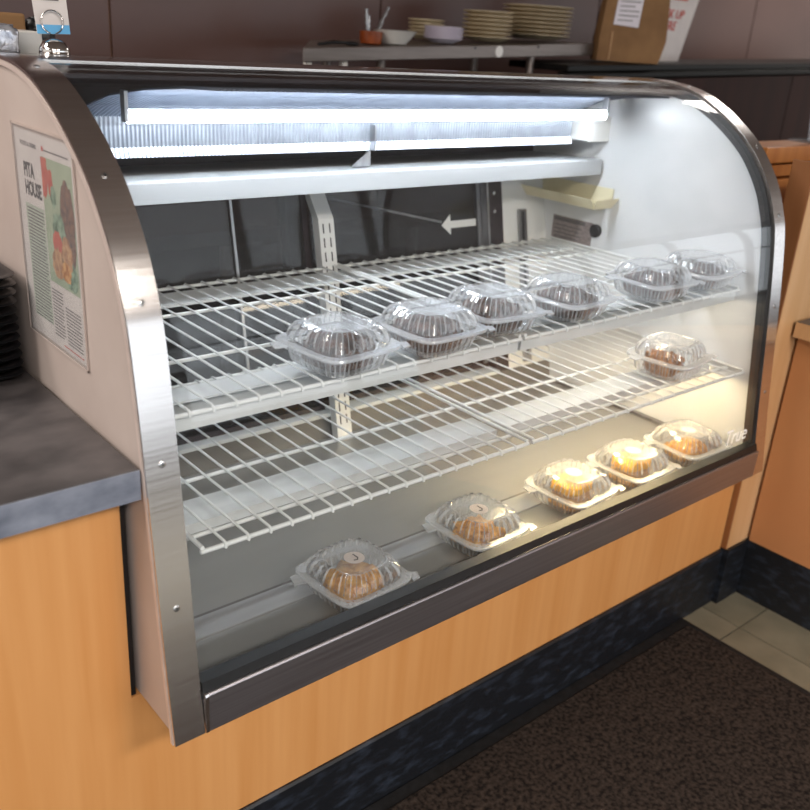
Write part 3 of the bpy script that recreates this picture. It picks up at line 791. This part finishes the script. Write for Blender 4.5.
obj('rule', MB().box(q - .0003, q, .232, .300, .480, .4815), 'ink_red', ms)

# ------------------------------------------------------------------ black serving trays on the left counter
ORD = ['first', 'second', 'third', 'fourth', 'fifth', 'sixth', 'seventh', 'eighth', 'ninth', 'tenth', 'eleventh', 'twelfth']
def rrect(x0, x1, y0, y1, r, z, n=5):
    out = []
    for cx, cy, a0 in ((x1 - r, y1 - r, 0), (x0 + r, y1 - r, 90), (x0 + r, y0 + r, 180), (x1 - r, y0 + r, 270)):
        for k in range(n + 1):
            a = math.radians(a0 + 90 * k / n); out.append((cx + r * math.cos(a), cy + r * math.sin(a), z))
    return out
def tray_mb():
    W, D = .165, .12
    R = lambda d, z: rrect(-W + d, W - d, -D + d, D - d, .030 - min(d, .018), z)
    mb = MB().loft([R(.022, 0), R(.006, .0105), R(.001, .0112), R(0, .0125), R(.004, .0132), R(.010, .0125), R(.026, .004)], caps=False)
    n = 24
    mb.f.append(tuple(reversed(range(n)))); mb.f.append(tuple(range(len(mb.v) - n, len(mb.v))))
    return mesh_of('serving_tray', mb, 'tray', 35)
tme = tray_mb()
for k in range(12):
    o = bpy.data.objects.new('serving_tray', tme); COL.objects.link(o)
    o.location = (-.228 + random.uniform(-.001, .001), .530 + random.uniform(-.001, .001), ZO + .3940 + .0134 * k)
    lab = 'topmost black plastic tray of the stack on the grey counter' if k == 11 else ('bottom black plastic tray of the stack on the grey counter' if k == 0 else '%s black plastic tray from the top of the stack on the grey counter' % ORD[11 - k])
    tag(o, lab, 'tray', 'black trays stacked on the counter')

# ------------------------------------------------------------------ things on top of the case
ch_ = thing('card_holder', 'chrome ball card holder with wire ring on the case top', 'card holder', (.062, .55, zt(.55)))
obj('ball_base', MB().lathe([(.0205, zt(.535)), (.0225, .846), (.0215, .854), (.0165, .862), (.008, .8665), (.001, .8675)], 28, (.062, .55, 0)), 'chrome', ch_, smooth=60)
obj('wire_ring', MB().tube([(.062 + .016 * math.cos(math.radians(a)), .55, .8895 + .016 * math.sin(math.radians(a))) for a in range(-75, 256, 15)], .0011, 6), 'chrome', ch_, smooth=60)
cd = obj('review_card', MB().hexa([(.040, .5535, .8722), (.089, .5535, .8738), (.089, .5543, .8738), (.040, .5543, .8722)],
                                  [(.036, .562, .955), (.087, .562, .957), (.087, .5628, .957), (.036, .5628, .955)]), 'paper', base=(.062, .554, .8722 + ZO))
tag(cd, 'small white card with blue lower edge held in the wire ring', 'card')
obj('blue_band', MB().hexa([(.0402, .5529, .8726), (.0888, .5529, .8740), (.0888, .5534, .8740), (.0402, .5534, .8726)],
                           [(.0400, .5547, .8850), (.0886, .5547, .8864), (.0886, .5552, .8864), (.0400, .5552, .8850)]), 'card_blue', cd)
for i, (z, x0, x1) in enumerate(((.926, .046, .079), (.9185, .050, .076))):
    yv = .5535 + (z - .873) * .103 - .0011
    obj('card_line', MB().box(x0, x1, yv - .0003, yv, z, z + .0024), 'ink_grey', cd)
np_ = thing('foil_packet', 'crumpled silver foil packet beside the chrome card holder', 'packet', (-.01, .64, zt(.60)))
obj('packet', lump(.042, .05, .022, 3, .08, n=32, flat=.35), 'foil', np_, raw=True, smooth=80)
tag(obj('white_carton', MB().box(.045, .085, .66, .74, zt(.66), .873), 'porcelain', base=(.065, .70, zt(.66) + ZO), bevel=.003), 'small white carton behind the chrome card holder', 'carton')
tag(obj('tan_box', MB().box(-.01, .095, .76, .84, zt(.76), .897), 'kraft', base=(.02, .80, zt(.76) + ZO), bevel=.004), 'tan cardboard box behind the silver packet', 'box')
bk = lump(.026, .03, .034, 8, .12, flat=.8)
put('black_pouch', bk, 'black', 'crumpled black pouch beside the tan cardboard box', 'pouch', (.125, .80, zt(.77)), 0)

# ------------------------------------------------------------------ kitchen behind: worktable, overshelf, dishes
YS = 1.25
def zs(x): return .8555 + (x - .977) * .0505          # overshelf tilted down to the left to line up with the camera view
wt = thing('worktable', 'steel kitchen worktable behind the display case', 'table', (1.5, 1.5, ZF))
obj('table_top', MB().box(-.6, 1.9, 1.12, 1.75, .38, .42), 'brownp', wt, bevel=.004)
obj('under_shelf', MB().box(-.55, 1.86, 1.15, 1.74, -.15, -.12), 'brownp', wt)
for x in (-.5, .7, 1.8):
    for y in (1.17, 1.70):
        obj('leg', MB().tube([(x, y, ZF), (x, y, .38)], .022, 12), 'shelf_steel', wt, smooth=50)
obj('back_panel', MB().box(-.5, 1.8, 1.735, 1.75, ZF, .38), 'door_frame', wt)
def tilted(x0, x1, y0, y1, h0, h1):
    return MB().hexa([(x0, y0, zs(x0) + h0), (x1, y0, zs(x1) + h0), (x1, y1, zs(x1) + h0), (x0, y1, zs(x0) + h0)],
                     [(x0, y0, zs(x0) + h1), (x1, y0, zs(x1) + h1), (x1, y1, zs(x1) + h1), (x0, y1, zs(x0) + h1)])
os_ = thing('overshelf', 'dull steel overshelf holding bowls and plate stacks', 'shelf', (1.5, 1.4, .42))
sq = [(.977, YS), (1.904, YS), (1.904, 1.62), (1.25, 1.62)]
obj('shelf_board', MB().hexa([(x, y, zs(x) - .036) for x, y in sq], [(x, y, zs(x)) for x, y in sq]), 'shelf_steel', os_, bevel=.002)
obj('shelf_extension', tilted(1.9045, 2.24, YS + .05, 1.62, -.040, 0), 'shelf_steel', os_, bevel=.002)
for x in (1.29, 1.93):
    for y in (YS + .06, 1.58):
        obj('post', MB().tube([(x, y, .42), (x, y, zs(x) - .036)], .014, 10), 'shelf_steel', os_, smooth=50)
for x in (1.006, 1.125):
    obj('hook_clip', MB().box(x - .009, x + .009, YS + .01, YS + .03, zs(x) - .062, zs(x) - .0365), 'porcelain', os_, bevel=.003)
ds = MB(); ds.loft([[(1.716 + .017 * math.cos(2 * math.pi * k / 20), yy, zs(1.716) - .018 + .019 * .9 * math.sin(2 * math.pi * k / 20)) for k in range(20)] for yy in (YS - .001, YS + .0005)])
obj('round_sticker', ds, 'porcelain', os_)
for x in (1.61, 1.895):
    d2 = MB(); d2.loft([[(x + .004 * math.cos(2 * math.pi * k / 10), yy, zs(x) - .006 + .004 * math.sin(2 * math.pi * k / 10)) for k in range(10)] for yy in (YS - .001, YS + .001)])
    obj('rivet', d2, 'cross', os_)
def level(x): return zs(x)
def plates(cx, cy, r, n, pitch, material, rim, label, group, z0):
    prof = [(r * .55, 0), (r * .60, .002), (r * .97, .013), (r, .0142), (r, .0162), (r * .965, .0168), (r * .62, .006), (r * .50, .0045)]
    me = mesh_of('plate', MB().lathe(prof, 40), material, 40)
    tag_first = None
    for k in range(n):
        o = bpy.data.objects.new('plate', me); COL.objects.link(o)
        o.location = (cx + random.uniform(-.002, .002), cy, ZO + z0 + pitch * k)
        lab = label.replace('#', 'topmost' if k == n - 1 else ('bottom' if k == 0 else ORD[n - 1 - k] + ' from top')).replace('from top tan plate', 'tan plate from top').replace('from top pale lavender plate', 'pale lavender plate from top').replace('from top small tan plate', 'small tan plate from top')
        tag(o, lab, 'plate', group)
plates(2.066, YS + .175, .122, 8, .0128, 'plate_tan', None, '# tan plate of the wide stack at the shelf right end', 'wide tan plates', zs(2.07) + .008)
plates(1.784, YS + .13, .083, 7, .0125, 'plate_tan', None, '# tan plate of the narrower stack beside the wide plates', 'narrower tan plates', zs(1.784) + .004)
plates(1.556, YS + .09, .061, 6, .0062, 'plate_lav', None, '# pale lavender plate of the short stack on the overshelf', 'pale lavender plates', zs(1.556) + .003)
plates(1.632, YS + .26, .060, 5, .011, 'plate_tan', None, '# small tan plate of the stack behind the lavender plates', 'small tan plates', zs(1.632) + .006)
bw = obj('white_bowl', MB().lathe([(.036, 0), (.038, .002), (.052, .018), (.066, .036), (.068, .0375), (.064, .036), (.048, .016), (.03, .006)], 36), 'porcelain', raw=True, smooth=40)
bw.location = (1.352, YS + .08, zs(1.366) + ZO + .002); tag(bw, 'white flared bowl beside the amber pot on the overshelf', 'bowl')
ap = thing('amber_pot', 'amber orange pot holding utensils on the steel overshelf', 'pot', (1.265, YS + .08, zs(1.265) + .002))
obj('pot', MB().lathe([(.026, 0), (.031, .003), (.033, .02), (.034, .036), (.031, .036), (.030, .02), (.024, .005)], 30), 'amber', ap, raw=True, smooth=40)
ulabels = ['leftmost utensil with beaded steel handle standing in the amber pot', 'second utensil with beaded steel handle in the amber pot', 'third utensil with beaded steel handle in the amber pot', 'rightmost utensil with beaded steel handle in the amber pot']
for k, (dx, dy, lx, h) in enumerate(((-.012, .01, -.006, .088), (-.004, .018, .004, .070), (.014, .012, .040, .055), (.018, .020, .062, .096))):
    c0 = Vector((1.265 + dx * .6, YS + .08 + dy * .6, zs(1.265) + .0085)); c1 = c0 + Vector((lx, .004, h))
    P_ = [c0.lerp(c1, t / 10) for t in range(11)]
    rr = [.002, .002, .002, .002, .0055, .0035, .0062, .0035, .0062, .0035, .005]
    o = obj('utensil', MB().tube(P_, rr, 8), 'alu', base=tuple(c0 + Vector((0, 0, ZO))), smooth=50)
    tag(o, ulabels[k], 'utensil', 'utensils in the amber pot')
ld = MB().tube([(1.06, YS + .05, zs(1.06) + .006), (1.115, YS + .055, zs(1.115) + .010), (1.18, YS + .06, zs(1.18) + .007)], [.004, .005, .004], 8)
t = thing('black_ladle', 'black ladle lying on the left end of the overshelf', 'ladle', (1.115, YS + .055, zs(1.115)))
obj('handle', ld, 'black', t, smooth=50)
lw = lump(.022, .018, .006, 4, .02, flat=.9); lw.v = [(p[0] + .07, p[1] + .01, p[2] + .0035) for p in lw.v]
obj('bowl', lw, 'black', t, raw=True, smooth=60)

# partition with black rail, carrying the bag and the sign
def zr(x): return .849 + (x - 1.946) * .0351  # rail height tilted along x to line up with the camera view
pt = thing('partition', 'dark brown partition topped by a black rail behind the case', 'partition', (2.8, 1.2, ZF))
xa, xb = 1.94, 5.0
def rtilt(x0, x1, y0, y1, h0, h1):
    return MB().hexa([(x0, y0, zr(x0) + h0), (x1, y0, zr(x1) + h0), (x1, y1, zr(x1) + h0), (x0, y1, zr(x0) + h0)],
                     [(x0, y0, zr(x0) + h1), (x1, y0, zr(x1) + h1), (x1, y1, zr(x1) + h1), (x0, y1, zr(x0) + h1)])
rail = obj('top_rail', rtilt(xa, xb, 1.15, 1.42, -.022, 0), 'blackrail', pt, bevel=.004)
obj('rail_bead', rtilt(xa, xb, 1.143, 1.20, -.046, -.024), 'blackrail', rail, bevel=.006)
for a, b in ((xa, 2.55), (2.556, 3.4), (3.406, xb)):
    obj('partition_panel', MB().hexa([(a, 1.155, ZF), (b, 1.155, ZF), (b, 1.40, ZF), (a, 1.40, ZF)],
                                     [(a, 1.155, zr(a) - .05), (b, 1.155, zr(b) - .05), (b, 1.40, zr(b) - .05), (a, 1.40, zr(a) - .05)]), 'brownp', pt)
bgx, bgy = 2.338, 1.235
bag = thing('paper_bag', 'brown kraft paper bag with white receipt on the black rail', 'bag', (bgx, bgy, zr(bgx) + .003))
bag.rotation_euler = (0, 0, math.radians(-38)); bag.scale = (.80, .80, .88)
def bring(w0, w1, d, z):
    return [(-w0, -d, z), (-w0 + .03, -d - .006, z), (w1, -d, z), (w1 + .004, 0, z), (w1, d, z), (-w0, d, z), (-w0 - .006, 0, z)]
obj('bag_body', MB().loft([bring(.140, .132, .062, 0), bring(.141, .140, .063, .02), bring(.140, .156, .060, .085), bring(.128, .152, .050, .19), bring(.118, .146, .036, .30), bring(.112, .142, .020, .38)], True), 'kraft', bag, raw=True)
def bf(x, z, d=0): return (x, -.0685 + (z - .085) * .113 - .004 - d, z)
obj('bag_fold', MB().hexa([bf(-.092, .004, -.004), bf(-.089, .004, -.004), bf(-.089, .004, -.008), bf(-.092, .004, -.008)], [bf(-.088, .11), bf(-.085, .11), bf(-.085, .11, -.004), bf(-.088, .11, -.004)]), 'wood_tan', bag, raw=True)
rc_ = obj('receipt', MB().hexa([bf(-.088, .135), bf(.022, .128), bf(.022, .128, -.001), bf(-.088, .135, -.001)], [bf(-.064, .365), bf(.046, .365), bf(.046, .365, -.001), bf(-.064, .365, -.001)]), 'receipt', bag, raw=True)
tag(rc_, 'white printed receipt slip')
for k in range(11):
    z = .15 + .017 * k; x0 = -.074 + (z - .13) * .104; x1 = x0 + .086 - .02 * (k % 3 == 0)
    obj('receipt_line', MB().hexa([bf(x0, z, .0008), bf(x1, z, .0008), bf(x1, z, .0001), bf(x0, z, .0001)], [bf(x0, z + .0035, .0008), bf(x1, z + .0035, .0008), bf(x1, z + .0035, .0001), bf(x0, z + .0035, .0001)]), 'ink_grey', rc_, raw=True)
sg = thing('pick_up_sign', 'white sign with red pick up lettering behind the paper bag', 'sign', (2.47, 1.30, zr(2.47)))
def sp(u, v, d=0): # sign plane: u along, v up
    return (2.49 + u + v * .385, 1.296 + v * .04 - d, zr(2.47) + .002 + v)
mb = MB(); mb.hexa([sp(.02, 0), sp(.262, .004), sp(.262, .004, -.006), sp(.02, 0, -.006)], [sp(.02, .36), sp(.262, .36), sp(.262, .36, -.006), sp(.02, .36, -.006)])
obj('sign_board', mb, 'paper', sg)
ydir = Vector(sp(0, 1)) - Vector(sp(0, 0))
me_o = text_obj('sign_lettering', 'PICK UP\nHERE', .044, 'ink_red', (0, 0, 0), (1, 0, 0), (0, 0, 1), None, align='CENTER', spacing=.95, bold=.0006)
bb2 = world_base(sg)
for v in me_o.data.vertices:
    x, y, z = v.co.x, v.co.y, v.co.z - ZO
    p = sp(.118 + x, .158 + z, .0012 - y)
    v.co = (p[0] - bb2.x, p[1] - bb2.y, p[2] + ZO - bb2.z)
me_o.parent = sg
mb = MB(); mb.hexa([sp(.10, .222, .0012), sp(.190, .222, .0012), sp(.190, .222, .0), sp(.10, .222, .0)], [sp(.10, .229, .0012), sp(.190, .229, .0012), sp(.190, .229, .0), sp(.10, .229, .0)])
obj('sign_rule', mb, 'ink_red', sg)
